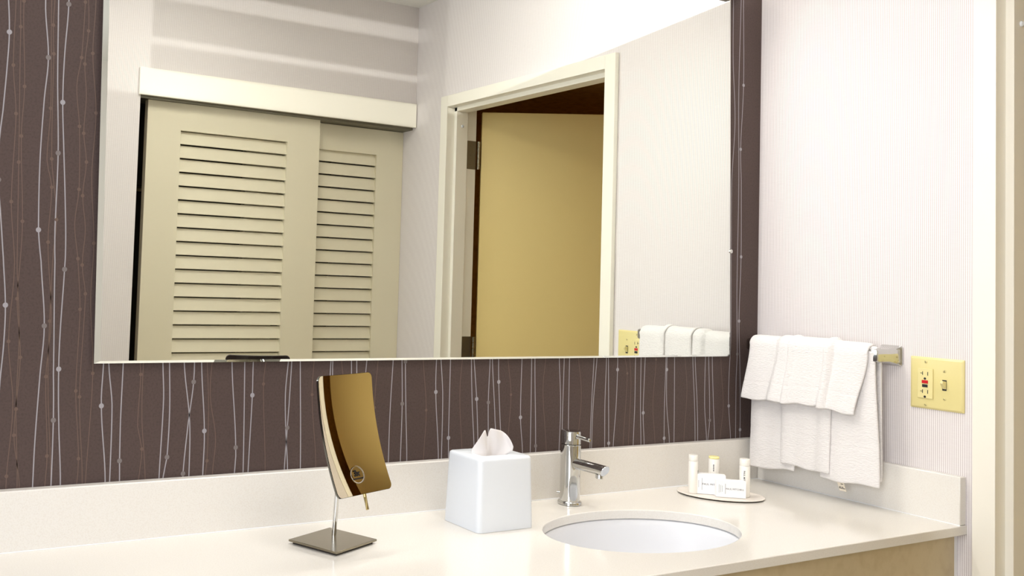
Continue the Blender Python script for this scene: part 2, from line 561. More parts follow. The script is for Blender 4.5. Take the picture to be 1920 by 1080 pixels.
bm = NB()
box(bm, (-3.2, 0, FZ), (T, 0.12, CZ))
sd = 0
for L in WHITE_LINES:
    sd += 1
    print_line(bm, L, 2.1, 9.0, 1, 2, seed=sd)
for L in TAN_LINES:
    sd += 1
    print_line(bm, L, 1.5, 6.5, 3, 3, proud=0.0002, seed=sd)
for sh in (-250, -520, -800):
    for L in WHITE_LINES[:4]:
        sd += 1
        print_line(bm, L, 2.1, 9.0, 1, 2, shift=sh, seed=sd)
    for L in TAN_LINES[:8]:
        sd += 1
        print_line(bm, L, 1.5, 6.5, 3, 3, shift=sh, proud=0.0002, seed=sd)
struct('wall_back', bm, [M_BROWN, M_WHITE_INK, M_GREY_INK, M_TAN_INK], 'dark brown wallpaper with wavy beaded silver threads behind the vanity')

bm = NB()                          # the wall with the towel bar and the bathroom doorway
YA, YB = YC2 + 0.0, YC3 - 0.0
box(bm, (0, 0, FZ), (T, YC2 + 0.012, CZ))
box(bm, (0, YC2 + 0.012, HEAD + 0.012), (T, YC3 - 0.012, CZ))
box(bm, (0, YC3 - 0.012, FZ), (T, -2.40, CZ))
struct('wall_right', bm, M_STRIPE_Y, 'pale pinstriped wallpapered wall with the towel bar and bathroom doorway')

bm = NB()                          # the closet wall: end pier and the strip above the sliding doors
box(bm, (-1.44, DW, FZ), (-1.1790, DW - 0.14, CZ))
box(bm, (-1.1790, DW, 1.112), (0, DW - 0.14, CZ))
struct('wall_front', bm, M_STRIPE_X, 'pale pinstriped wall around and above the louvered closet doors')

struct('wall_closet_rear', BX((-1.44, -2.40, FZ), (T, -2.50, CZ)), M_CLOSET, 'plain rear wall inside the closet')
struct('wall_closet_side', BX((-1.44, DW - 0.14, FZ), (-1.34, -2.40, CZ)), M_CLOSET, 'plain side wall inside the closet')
struct('wall_bedroom_side', BX((-1.44, -2.50, FZ), (-1.34, -3.7, CZ)), M_PLAIN, 'plain painted bedroom wall beyond the closet')
struct('ceiling', BX((-3.32, 0.12, CZ), (2.1, -3.82, CZ + 0.1)), M_CEIL, 'white popcorn textured ceiling')
struct('floor', BX((-3.32, 0.12, FZ - 0.1), (2.1, -3.82, FZ)), M_FLOOR, 'beige floor')
struct('wall_rear', BX((-3.32, -3.7, FZ), (-1.34, -3.82, CZ)), M_PLAIN, 'plain bedroom wall behind the viewer')
bm = NB()                          # wall with the window opening added for the cool fill
box(bm, (-3.2, 0.12, FZ), (-3.32, -1.0, CZ))
box(bm, (-3.2, -2.6, FZ), (-3.32, -3.7, CZ))
box(bm, (-3.2, -1.0, FZ), (-3.32, -2.6, 0.0))
box(bm, (-3.2, -1.0, 1.3), (-3.32, -2.6, CZ))
struct('wall_left', bm, M_PLAIN, 'plain bedroom wall with an added unseen window')
wn = tag(thing('added_window', 'added unseen bedroom window with white frame around the cool fill light', None, (-3.26, -1.8, 0.0)), kind='structure')
for a, b in (((-3.24, -1.0, 0), (-3.29, -1.05, 1.3)), ((-3.24, -2.55, 0), (-3.29, -2.6, 1.3)), ((-3.24, -1.05, 0), (-3.29, -2.55, 0.05)), ((-3.24, -1.05, 1.25), (-3.29, -2.55, 1.3)), ((-3.24, -1.78, 0.05), (-3.29, -1.82, 1.25))):
    obj('window_bar', BX(a, b), M_TRIM, wn)

# bathroom shell beyond the doorway
bm = NB()
box(bm, (T, 0.02, FZ), (2.0, 0.12, CZ))
box(bm, (2.0, 0.12, FZ), (2.1, -2.5, CZ))
box(bm, (T, -2.40, FZ), (2.0, -2.5, CZ))
box(bm, (T, 0.02, 1.30), (2.0, -2.40, 1.33))
struct('wall_bathroom', bm, M_BATH, 'dim warm brown bathroom walls and dropped soffit beyond the open door')

# door frame: pressed metal frame with a face, rabbets and a stop
fr = tag(thing('trim_2', 'cream painted metal frame around the bathroom doorway', None, (0, -1.0, FZ)), kind='structure')
CP = 0.0165
def profile(side):
    """cross-section in (x, offset into the opening) for a jamb"""
    return [(-CP, -0.0443), (-CP, 0.0), (0.020, 0.0), (0.020, 0.016), (0.074, 0.016), (0.074, 0.0), (0.128, 0.0), (0.128, -0.0443), (T + 0.001, -0.0443), (T + 0.001, -0.0115), (-0.001, -0.0115), (-0.001, -0.0443)]
def jamb(y, sgn):
    bm = NB()
    lo = [(x, y + sgn * o, FZ) for x, o in profile(0)]
    hi = [(x, y + sgn * o, HEAD + 0.0443 if o <= 0 else HEAD + 0.0) for x, o in profile(0)]
    prism(bm, lo, hi)
    bmesh.ops.recalc_face_normals(bm, faces=bm.faces)
    return bm
obj('jamb', jamb(YC2, -1), M_TRIM, fr, bevel=0.0015)
obj('jamb', jamb(YC3, 1), M_TRIM, fr, bevel=0.0015)
bm = NB()
lo = [(x, YC2, HEAD - o) for x, o in profile(0)]
hi = [(x, YC3, HEAD - o) for x, o in profile(0)]
prism(bm, lo, hi)
bmesh.ops.recalc_face_normals(bm, faces=bm.faces)
obj('head', bm, M_TRIM, fr, bevel=0.0015)
for y, zz, s in ((YC2 - 0.016, 1.06, -1), (YC3 + 0.016, 1.0853, 1)):
    bm = NB()
    tube(bm, [(0.0475, y, zz), (0.0475, y + s * 0.003, zz), (0.0475, y + s * 0.005, zz)], [0.006, 0.006, 0.003], 16)
    obj('door_silencer', bm, M_SATINWHITE, fr, smooth=40)

# bathroom door leaf, standing open into the bathroom
d3 = tag(thing('door_3', 'flat tan bathroom door standing open beyond the doorway', None, (0.150, -1.4180, FZ)), kind='structure')
ld = Vector((0.838, 0.5457, 0)).normalized()
ln = Vector((-ld.y, ld.x, 0))
bm = NB()
hp = Vector((0.150, -1.4180, 0))
frame_box(bm, hp + ld * 0.42 - ln * 0.022 + Vector((0, 0, (FZ + 0.01 + 1.154) / 2)), ld, ln, Vector((0, 0, 1)), 0.42, 0.022, (1.154 - FZ - 0.01) / 2)
obj('leaf', bm, M_LEAF, d3, bevel=0.002)
for zt in (1.0346, 0.2579, -0.52):
    bm = NB()
    box(bm, (0.084, YC3 + 0.0012, zt - 0.113), (0.128, YC3 - 0.001, zt))
    for zz in (-0.02, -0.057, -0.094):
        tube(bm, [(0.104, YC3 + 0.0005, zt + zz), (0.104, YC3 + 0.0022, zt + zz)], 0.004, 12)
    h = obj('hinge', bm, M_OLDSTEEL, d3, smooth=40)
    bm = NB()
    for k in range(5):
        tube(bm, [(0.1375, YC3 + 0.005, zt - 0.0226 * k - 0.0008), (0.1375, YC3 + 0.005, zt - 0.0226 * (k + 1) + 0.0008)], 0.0065, 16)
    obj('hinge_knuckle', bm, M_STEEL, h, smooth=40)
bm = NB()
kp = hp + ld * 0.775 + Vector((0, 0, 0.10))
tube(bm, [kp, kp + ln * 0.008], 0.03)
tube(bm, [kp + ln * 0.008, kp + ln * 0.04, kp + ln * 0.045, kp + ln * 0.07], [0.011, 0.011, 0.026, 0.022])
obj('door_knob', bm, M_CHROME, d3, smooth=40)

# fascia board above the closet doors
tag(obj('trim_1', BX((-1.187, DW, 1.1047), (-0.0045, DW + 0.012, 1.2034)), M_TRIM, bevel=0.001), 'cream fascia board above the louvered closet doors', None, None, 'structure')
obj('trim_3', BX((-1.1785, DW - 0.02, 1.098), (-0.001, DW - 0.135, 1.1115)), M_OLDSTEEL)
tag(bpy.data.objects['trim_3'], 'grey metal sliding track under the closet header', None, None, 'structure')

# louvered sliding closet doors
def louver_door(name, label, x0, x1, yf, ztop, sl, sr, zlt, zoff):
    t = 0.035
    d = tag(thing(name, label, None, ((x0 + x1) / 2, yf - t / 2, FZ)), kind='structure')
    zb = FZ + 0.012
    obj('stile', BX((x0, yf, zb), (x0 + sl, yf - t, ztop)), M_LOUVER, d)
    obj('stile', BX((x1 - sr, yf, zb), (x1, yf - t, ztop)), M_LOUVER, d)
    lx0, lx1 = x0 + sl, x1 - sr
    obj('rail', BX((lx0, yf, zlt), (lx1, yf - t, ztop)), M_LOUVER, d)
    # one tilted slat, copied down the opening; its lower edge stands forward over the next one
    bm = NB()
    pts = [(-0.0045, 0.0), (-0.0040, 0.0015), (-0.0160, 0.0465), (-0.0180, 0.0475), (-0.0225, 0.0475), (-0.0115, 0.0)]
    prism(bm, [(lx0 - 0.004, yf + a, b) for a, b in pts], [(lx1 + 0.004, yf + a, b) for a, b in pts])
    bmesh.ops.recalc_face_normals(bm, faces=bm.faces)
    first = None
    z = zlt - 0.0500 + zoff
    zs = []
    while z > 0.085:
        zs.append(z)
        z -= 0.0514
    z = -0.034 - 0.0500
    while z > zb + 0.155:
        zs.append(z)
        z -= 0.0514
    upper = [q for q in zs if q > 0.05]
    obj('rail', BX((lx0, yf, -0.034), (lx1, yf - t, min(upper) - 0.003)), M_LOUVER, d)
    obj('rail', BX((lx0, yf, zb), (lx1, yf - t, min(zs) - 0.003)), M_LOUVER, d)
    me = None
    for z in zs:
        if me is None:
            o = obj('slat', bm, M_LOUVER, d, origin=((lx0 + lx1) / 2, yf, 0))
            me = o.data
            base = o.location.copy()
            first = o
        else:
            o = first.copy()
            COL.objects.link(o)
            o.parent = d
        o.location = base + Vector((0, 0, z))
    return d


louver_door('door_1', 'cream louvered sliding closet door standing in front', -1.1370, -0.4267, DW - 0.040, 1.1045 - 0.004, 0.1290, 0.1420, 0.9975, 0.0)
louver_door('door_2', 'cream louvered sliding closet door half hidden behind the other', -0.7200, -0.0010, DW - 0.090, 1.0960, 0.1290, 0.1290, 0.9900, 0.004)

# something hanging in the dark gap of the closet
rodthing = thing('closet_rod', 'chrome hanging rod inside the dark closet', 'rod', (-0.67, -2.08, 0.80))
bm = NB()
tube(bm, [(-1.339, -2.08, 0.80), (-0.001, -2.08, 0.80)], 0.015, 16)
obj('rod', bm, M_STEEL, rodthing, smooth=40)

# ------------------------------------------------------------------ ceiling lamp and the light bar over the mirror
LX, LY = LAMP_XY
cl = thing('ceiling_light', 'round white ceiling lamp above the vanity floor', 'light', (LX, LY, CZ))
bm = NB()
lathe(bm, (LX, LY, CZ), [(0.24, 0.0), (0.24, -0.035), (0.225, -0.04), (0.225, -0.012), (0.001, -0.012)], 48)
obj('lamp_housing', bm, M_SATINWHITE, cl, smooth=40)

LB = thing('vanity_light', 'dark bronze light bar above the wide mirror', 'light', (-0.95, -0.035, 1.238))
LX0, LX1, LYF, LZ = -1.765, -0.084, -0.070, 1.2386
SZ = 1.2800                                    # bulb height
LIP = SZ - (SZ - 1.107) * 0.0349
bm = NB()
box(bm, (LX0, 0, LZ), (LX1, LYF, LZ + 0.003))
box(bm, (LX0, LYF, LZ + 0.003), (LX1, LYF + 0.002, LIP))
box(bm, (LX0, LYF + 0.002, LZ + 0.003), (LX0 + 0.002, 0, LIP))
box(bm, (LX1 - 0.002, LYF + 0.002, LZ + 0.003), (LX1, 0, LIP - 0.004))
box(bm, (LX0, -0.003, LZ + 0.003), (LX1, 0, LZ + 0.12))
obj('light_tray', bm, M_BRONZE, LB)
obj('diffuser', BX((-1.68, -0.0665, LZ - 0.0004), (-0.36, -0.0195, LZ + 0.0002)), M_SATINWHITE, LB)
GX, GW = -0.5416, 0.0210
bm = NB()  # unseen slats added before the bulb, shaped to cast the light bands
for za, zb in ((-0.0028, 0.00055), (0.0015, 0.0064), (0.0085, 0.0165)):
    box(bm, (GX - GW, LYF, SZ + za), (GX + GW, LYF + 0.0004, SZ + zb))
box(bm, (GX + GW - 0.0012, LYF + 0.0004, LIP - 0.006), (GX + GW, LYF + 0.002, SZ + 0.0165))
obj('band_slats', bm, M_BRONZE, LB)
bm = NB()
tube(bm, [(GX, -0.0040, SZ - 0.030), (GX, -0.0040, SZ - 0.014), (GX, -0.0065, SZ - 0.013)], [0.004, 0.004, 0.002], 16)
obj('lamp_socket', bm, M_STEEL, LB, smooth=40)

# ------------------------------------------------------------------ wall mirror
mr = thing('wall_mirror', 'large frameless wall mirror hung over the brown wallpaper', 'mirror', (-0.93, 0, 0.3104))
MY = -0.0126
lean = -0.020
zb_, zt_ = 0.3104, 1.2370
xl, xr = -1.7368, -0.1157
dxt = lean * (zt_ - zb_)
outer = [(xl, zb_), (xr, zb_), (xr + dxt, zt_), (xl + dxt, zt_)]
bw, bs = 0.0105, 0.0045
inner = [(xl + bw, zb_ + bs), (xr - bs, zb_ + bs), (xr - bs + dxt, zt_ - bs), (xl + bw + dxt, zt_ - bs)]
bm = NB()
vi = [bm.verts.new((x, MY, z)) for x, z in inner]
vo = [bm.verts.new((x, MY + 0.0012, z)) for x, z in outer]
vb = [bm.verts.new((x, MY + 0.0045, z)) for x, z in outer]
bm.faces.new(vi)
for i in range(4):
    j = (i + 1) % 4
    bm.faces.new((vo[i], vo[j], vi[j], vi[i]))
    bm.faces.new((vb[i], vb[j], vo[j], vo[i]))
bm.faces.new(vb[::-1])
bmesh.ops.recalc_face_normals(bm, faces=bm.faces)
obj('mirror_glass', bm, M_MIRROR, mr)
bm = NB()
prism(bm, [(x + (0.006 if i in (0, 3) else -0.006), -0.0005, z + (0.006 if i < 2 else -0.006)) for i, (x, z) in enumerate(outer)],
      [(x + (0.006 if i in (0, 3) else -0.006), MY + 0.0046, z + (0.006 if i < 2 else -0.006)) for i, (x, z) in enumerate(outer)])
bmesh.ops.recalc_face_normals(bm, faces=bm.faces)
obj('mirror_backing', bm, M_BACKING, mr)
bm = NB()
tube(bm, [(xr + lean * 0.266 + 0.0005, MY + 0.004, 0.576), (xr + lean * 0.266 + 0.0005, MY - 0.002, 0.576), (xr + lean * 0.266 + 0.0005, MY - 0.0035, 0.576)], [0.005, 0.005, 0.002], 16)
obj('mirror_clip', bm, M_CHROME, mr, smooth=40)

# ------------------------------------------------------------------ vanity: cabinet, countertop, splashes, basin
CT, BT, BH, YF, YE = 0.019, 0.022, 0.1016, -0.5141, -0.5115
XL = -2.55
SCX, SCY, SA, SB = -0.7049, -0.2901, 0.2199, 0.1468
ct = thing('countertop', 'cream quartz vanity countertop with an oval basin cutout', 'countertop', (-1.27, -0.25, -CT))
bm = NB()
N = 96
angs = [2 * PI * k / N for k in range(N)]
for cxn, cyn in ((XL, YF), (0, YF), (0, 0), (XL, 0)):
    angs.append(math.atan2(cyn - SCY, cxn - SCX) % (2 * PI))
angs = sorted(set(angs))
def on_rect(t):
    dx, dy = math.cos(t), math.sin(t)
    s = min(((0 - SCX) / dx if dx > 1e-9 else 1e9), ((XL - SCX) / dx if dx < -1e-9 else 1e9), ((0 - SCY) / dy if dy > 1e-9 else 1e9), ((YF - SCY) / dy if dy < -1e-9 else 1e9))
    return SCX + dx * s, SCY + dy * s
def on_ell(t):
    r = 1 / math.sqrt((math.cos(t) / SA) ** 2 + (math.sin(t) / SB) ** 2)
    return SCX + r * math.cos(t), SCY + r * math.sin(t)
lay = [[bm.verts.new((*f(t), z)) for t in angs] for f, z in ((on_rect, -CT), (on_rect, 0), (on_ell, 0), (on_ell, -CT))]
for A, B in ((lay[0], lay[1]), (lay[1], lay[2]), (lay[2], lay[3]), (lay[3], lay[0])):
    for i in range(len(angs)):
        j = (i + 1) % len(angs)
        bm.faces.new((A[i], A[j], B[j], B[i]))
bmesh.ops.recalc_face_normals(bm, faces=bm.faces)
obj('slab', bm, M_QUARTZ, ct, bevel=0.0016, segs=2)
obj('backsplash', BX((XL, -0.0003, 0.0002), (-0.0003, -BT, BH)), M_QUARTZ, ct, bevel=0.002)
obj('side_splash', BX((-0.0003, -BT - 0.0003, 0.0002), (-BT, YE, BH)), M_QUARTZ, ct, bevel=0.002)
bm = NB()
tube(bm, [(XL, -BT - 0.0002, 0.0006), (-BT, -BT - 0.0002, 0.0006), (-BT, YE, 0.0006)], 0.0012, 8)
obj('caulk_bead', bm, M_CAULK, ct, smooth=60)

vc = thing('vanity_cabinet', 'tan laminate vanity cabinet under the quartz countertop', 'cabinet', (-1.27, -0.25, FZ))
YCAB = -0.495
obj('carcass', BX((XL + 0.01, -0.002, FZ + 0.1), (-0.012, YCAB + 0.02, -0.20)), M_CABINET, vc)
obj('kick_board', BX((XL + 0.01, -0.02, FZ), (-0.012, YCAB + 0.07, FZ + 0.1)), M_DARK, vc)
obj('apron', BX((XL + 0.01, YCAB, -0.19), (-0.012, YCAB + 0.019, -CT - 0.0003)), M_CABINET, vc, bevel=0.001)
obj('edge_strip', BX((-0.0115, YCAB + 0.001, FZ + 0.1), (-0.0008, YCAB + 0.019, -CT - 0.0003)), M_CAULK, vc)
obj('side_panel', BX((XL + 0.01, -0.002, -0.19), (XL + 0.03, YCAB + 0.02, -CT - 0.0003)), M_CABINET, vc)
nd = 4
wd = (-0.014 - (XL + 0.012)) / nd
for k in range(nd):
    xa = XL + 0.012 + k * wd
    dd = obj('door', BX((xa + 0.002, YCAB, FZ + 0.11), (xa + wd - 0.002, YCAB + 0.0185, -0.205)), M_CABINET, vc, bevel=0.0015)
    hx = xa + (wd - 0.05 if k % 2 == 0 else 0.05)
    bm = NB()
    tube(bm, [(hx, YCAB, -0.26), (hx, YCAB - 0.025, -0.26), (hx, YCAB - 0.025, -0.36), (hx, YCAB, -0.36)], 0.005, 12)
    obj('handle', bm, M_CHROME, dd, smooth=40)

bs_ = thing('sink_basin', 'white oval undermount basin set under the quartz countertop', 'sink', (SCX, SCY, -0.17))
bm = NB()
prof = [(1.10, -CT - 0.0008), (1.035, -CT - 0.0008), (1.005, -CT - 0.003), (0.985, -0.034), (0.955, -0.062), (0.90, -0.095), (0.80, -0.125), (0.62, -0.147), (0.38, -0.158), (0.15, -0.162), (0.104, -0.164)]
loops = []
for s, z in prof:
    loops.append([(SCX + SA * s * math.cos(t), SCY + SB * s * math.sin(t), z) for t in [2 * PI * k / 96 for k in range(96)]])
outp = [(0.104, -0.176), (0.40, -0.170), (0.66, -0.158), (0.85, -0.135), (0.96, -0.100), (1.02, -0.062), (1.05, -0.034), (1.10, -CT - 0.012)]
for s, z in outp:
    loops.append([(SCX + SA * s * math.cos(t), SCY + SB * s * math.sin(t), z) for t in [2 * PI * k / 96 for k in range(96)]])
R_ = rings(bm, loops, closed_ends=False)
for i in range(96):
    j = (i + 1) % 96
    bm.faces.new((R_[-1][i], R_[-1][j], R_[0][j], R_[0][i]))
bmesh.ops.recalc_face_normals(bm, faces=bm.faces)
obj('bowl', bm, M_CERAMIC, bs_, smooth=60)
bm = NB()
lathe(bm, (SCX, SCY, -0.176), [(0.020, 0.0), (0.024, 0.0125), (0.024, 0.0145), (0.019, 0.016), (0.017, 0.0135), (0.001, 0.0135)], 32)
obj('drain', bm, M_DRAIN, bs_, smooth=40)

# ------------------------------------------------------------------ faucet
FX, FY = -0.695, -0.072
fa = thing('faucet', 'chrome single lever basin faucet behind the oval sink', 'faucet', (FX, FY, 0))
bm = NB()
lathe(bm, (FX, FY, 0), [(0.0245, 0.0003), (0.0255, 0.001), (0.0255, 0.006), (0.0245, 0.0075), (0.022, 0.0085)], 48)
obj('base_ring', bm, M_CHROME, fa, smooth=35)
bm = NB()
lathe(bm, (FX, FY, 0), [(0.0215, 0.0085), (0.0215, 0.1285), (0.0205, 0.1298), (0.0195, 0.1300)], 64)
obj('body', bm, M_CHROME, fa, smooth=35)
bm = NB()
lathe(bm, (FX, FY, 0), [(0.0195, 0.1302), (0.0215, 0.1312), (0.0215, 0.1560), (0.0205, 0.1585), (0.018, 0.1595)], 64)
obj('lever_hub', bm, M_CHROME, fa, smooth=35)
bm = NB()
tube(bm, [(FX, FY - 0.020, 0.1490), (FX, FY - 0.0226, 0.1489), (FX, FY - 0.025, 0.1488), (FX, FY - 0.054, 0.1470), (FX, FY - 0.0565, 0.1468), (FX, FY - 0.058, 0.1467)], [0.0055, 0.0055, 0.0042, 0.0042, 0.0040, 0.0025], 20)
obj('lever', bm, M_CHROME, fa, smooth=35)
bm = NB()
loops = []
n = 40
for (yy, rr, sl) in ((FY - 0.012, 0.0115, 0), (FY - 0.085, 0.0115, 0), (FY - 0.1035, 0.0113, 0.0052), (FY - 0.1042, 0.0107, 0.0052)):
    loops.append([(FX + rr * math.cos(t), yy - sl * math.sin(t), 0.0905 + rr * math.sin(t)) for t in [2 * PI * k / n for k in range(n)]])
rings(bm, loops)
bmesh.ops.recalc_face_normals(bm, faces=bm.faces)
obj('spout', bm, M_CHROME, fa, smooth=35)
bm = NB()
lathe(bm, (FX, FY - 0.0885, 0), [(0.0085, 0.0815), (0.0085, 0.0735), (0.0075, 0.0725), (0.002, 0.0735)], 24)
obj('aerator', bm, M_CHROME, fa, smooth=35)
bm = NB()
tube(bm, [(FX - 0.004, FY + 0.0215, 0.020), (FX - 0.010, FY + 0.029, 0.020)], 0.003, 12)
obj('drain_lever', bm, M_CHROME, fa, smooth=35)

# ------------------------------------------------------------------ tissue box cover with a tissue
def tissue_box():
    x0, x1, y0, y1 = -1.0385, -0.9065, -0.2005, -0.0885
    cx, cy = (x0 + x1) / 2, (y0 + y1) / 2
    W, D, H = x1 - x0 + 0.004, y1 - y0 + 0.004, 0.1385
    t = thing('tissue_box_cover', 'white square tapered tissue box cover between magnifying mirror and faucet', 'tissue box', (cx, cy, 0))
    bm = NB()
    def loop(w, d, r, z):
        return [Vector((cx + a, cy + b, z)) for a, b in rrect(w, d, r, 6)]
    nv = len(loop(W, D, 0.01, 0))
    hole = []
    for a, b in rrect(W, D, 0.01, 6):
        th = math.atan2(b / D, a / W)
        hole.append((0.042 * math.cos(th), 0.030 * math.sin(th)))
    def hl(s, z):
        return [Vector((cx + a * s, cy + b * s, z)) for a, b in hole]
    L = [loop(W - 0.006, D - 0.006, 0.009, 0.0004), loop(W, D, 0.011, 0.0004), loop(W - 0.0075, D - 0.0075, 0.011, H - 0.006), loop(W - 0.009, D - 0.009, 0.011, H - 0.002), loop(W - 0.014, D - 0.014, 0.010, H), hl(1.10, H), hl(1.0, H - 0.0015), hl(1.0, H - 0.004), loop(W - 0.014, D - 0.014, 0.008, H - 0.0045), loop(W - 0.006, D - 0.006, 0.009, 0.0004)]
    rings(bm, L, closed_ends=False)
    bmesh.ops.remove_doubles(bm, verts=bm.verts, dist=1e-6)
    bmesh.ops.recalc_face_normals(bm, faces=bm.faces)
    obj('cover', bm, M_SATINWHITE, t, smooth=50)
    bm = NB()
    rings(bm, [hl(0.99, H - 0.016), hl(0.99, H - 0.009)])
    obj('tissue_stack', bm, M_TISSUE, t)
    # the tissue: two wings with a notch between them, rising out of the slot
    bm = NB()
    nu, nvv = 40, 16
    G = []
    for i in range(nu + 1):
        a = 2 * i / nu - 1
        row = []
        for j in range(nvv + 1):
            v = j / nvv
            if a < -0.24:
                q = (a + 0.24) / -0.76
                top = 0.052 - 0.046 * q ** 1.25
            else:
                q = (a + 0.24) / 1.24
                top = 0.050 - 0.010 * q - 0.026 * q ** 5
            top -= 0.021 * math.exp(-((a + 0.24) / 0.08) ** 2)
            half = 0.022 + 0.020 * sst(0.0, 0.75, v)
            dx = a * half + 0.004 * v
            dy = -0.004 + 0.012 * math.sin(2.2 * a + 0.4) * (1 - 0.3 * v) + 0.0035 * math.sin(8 * a + 3.5 * v) * v
            p = Vector((cx, cy, H - 0.012 + (top + 0.012) * v)) + Vector((0.885, -0.465, 0)) * dx + Vector((0.465, 0.885, 0)) * dy
            row.append(bm.verts.new(p))
        G.append(row)
    for i in range(nu):
        for j in range(nvv):
            bm.faces.new((G[i][j], G[i + 1][j], G[i + 1][j + 1], G[i][j + 1]))
    ti = obj('tissue', bm, M_TISSUE, t, smooth=70, solid=0.0006)
    return t


tissue_box()

# ------------------------------------------------------------------ magnifying mirror on a stand
def vanity_mirror():
    PC = Vector((-1.3297, -0.2296, 0.2075))
    yaw, pit = 0.3308, 0.2828
    n = Vector((math.sin(yaw) * math.cos(pit), -math.cos(yaw) * math.cos(pit), math.sin(pit)))
    r = Vector((math.cos(yaw), math.sin(yaw), 0))
    u = r.cross(n) * -1
    if u.z < 0:
        u = -u
    A, B, RC = 0.1379 / 2, 0.2064 / 2, MIRROR_R
    base_c = Vector((-1.3313, -0.1622, 0))
    t = thing('magnifying_mirror', 'rectangular magnifying mirror on a chrome stand with square foot', 'mirror', base_c)
    e1 = Vector((0.112, 0.0475, 0)).normalized()
    e2 = Vector((e1.y, -e1.x, 0))
    bm = NB()
    frame_box(bm, base_c + Vector((0, 0, 0.0062)), e1, e2, Vector((0, 0, 1)), 0.0585, 0.0545, 0.0018)
    obj('foot_plate', bm, M_STEEL, t, bevel=0.0005)
    bm = NB()
    frame_box(bm, base_c + Vector((0, 0, 0.0022)), e1, e2, Vector((0, 0, 1)), 0.0530, 0.0490, 0.0021)
    obj('foot_pad', bm, M_PAD_SHADE, t)
    nh = Vector((n.x, n.y, 0)).normalized()
    p0 = Vector((-1.3168, -0.1385, 0.008))
    top = PC - n * 0.022
    bm = NB()
    tube(bm, [p0, p0 + Vector((0.0010, -0.004, 0.06)), p0 + Vector((0.002, -0.008, 0.12)), p0 + Vector((0.002, -0.014, 0.165)), (p0 + Vector((0.002, -0.02, 0.19)) + top) / 2 + Vector((0, 0, 0.004)), top], 0.0044, 20)
    obj('pole', bm, M_CHROME, t, smooth=40)
    # curved rounded plate: glass in front, shell behind
    def grid(off, rr, inset=0.0):
        a_, b_ = A - inset, B - inset
        na, nb = 26, 36
        ka = [-a_ + rr * i / 4 for i in range(4)] + [(-a_ + rr) + (2 * a_ - 2 * rr) * i / na for i in range(na + 1)] + [a_ - rr + rr * (i + 1) / 4 for i in range(4)]
        kb = [-b_ + rr * i / 4 for i in range(4)] + [(-b_ + rr) + (2 * b_ - 2 * rr) * i / nb for i in range(nb + 1)] + [b_ - rr + rr * (i + 1) / 4 for i in range(4)]
        out = []
        for a in ka:
            row = []
            for b in kb:
                x, y = a, b
                dx, dy = abs(a) - (a_ - rr), abs(b) - (b_ - rr)
                if dx > 0 and dy > 0:
                    s = max(dx, dy) / math.hypot(dx, dy)
                    x = math.copysign(a_ - rr + dx * s, a)
                    y = math.copysign(b_ - rr + dy * s, b)
                d = (A * A + B * B - x * x - y * y + 2 * MIRROR_X0 * x) / (2 * RC)
                row.append(PC + r * x + u * y - n * (d + off))
            out.append(row)
        return out
    def sheet(bm, G):
        V = [[bm.verts.new(p) for p in row] for row in G]
        for i in range(len(V) - 1):
            for j in range(len(V[0]) - 1):
                bm.faces.new((V[i][j], V[i + 1][j], V[i + 1][j + 1], V[i][j + 1]))
        return V
    def border(V):
        I, J = len(V), len(V[0])
        return [V[i][0] for i in range(I)] + [V[-1][j] for j in range(1, J)] + [V[i][-1] for i in range(I - 2, -1, -1)] + [V[0][j] for j in range(J - 2, 0, -1)]
    bm = NB()
    V1 = sheet(bm, grid(0.0012, 0.010))
    V2 = sheet(bm, grid(0.0050, 0.010))
    b1, b2 = border(V1), border(V2)
    for i in range(len(b1)):
        j = (i + 1) % len(b1)
        bm.faces.new((b1[i], b1[j], b2[j], b2[i]))
    bmesh.ops.recalc_face_normals(bm, faces=bm.faces)
    sh = obj('mirror_shell', bm, M_CHROME_DARK, t, smooth=40)
    bm = NB()
    V = sheet(bm, grid(0.0004, 0.0095, 0.0006))
    bmesh.ops.recalc_face_normals(bm, faces=bm.faces)
    if sum((f.normal.dot(n) for f in bm.faces)) < 0:
        bmesh.ops.reverse_faces(bm, faces=bm.faces)
    gl = obj('mirror_face', bm, M_MAGNIFIER, t, smooth=80)
    # etched round mark with its lettering
    ea, eb = -0.0046, -0.0700
    def P(a, b, o):
        d = (A * A + B * B - a * a - b * b + 2 * MIRROR_X0 * a) / (2 * RC)
        return PC + r * a + u * b - n * (d + 0.0004 - o)
    bm = NB()
    lo, li, l3 = [], [], []
    for k in range(40):
        th = 2 * PI * k / 40
        lo.append(P(ea + 0.0175 * math.cos(th), eb + 0.0158 * math.sin(th), 0.0003))
        li.append(P(ea + 0.0158 * math.cos(th), eb + 0.0142 * math.sin(th), 0.0006))
        l3.append(P(ea + 0.0148 * math.cos(th), eb + 0.0133 * math.sin(th), 0.0002))
    rings(bm, [lo, li, l3], closed_ends=False)
    obj('etched_ring', bm, M_CHROME, gl, smooth=60)
    cp_ = P(ea - 0.0006, eb + 0.0026, 0.0007)
    obj('lettering', text_bm('3x', 0.0145, cp_, r, u, 0.0003, bold=0.0006), M_BLACK, gl)
    bm = NB()
    for k in range(7):
        frame_box(bm, P(ea - 0.0108 + 0.0036 * k, eb - 0.0062, 0.0007), r, u, n, 0.0016, 0.0011, 0.0002)
    obj('small_print', bm, M_BLACK, gl)
    # tilt rod showing under the lower edge
    bm = NB()
    q = P(0.012, -B, -0.012)
    tube(bm, [q + u * 0.03, q - u * 0.006, Vector((-1.3140, -0.2500, 0.0790))], 0.0030, 14)
    obj('tilt_rod', bm, M_BRASS, t, smooth=40)
    return t


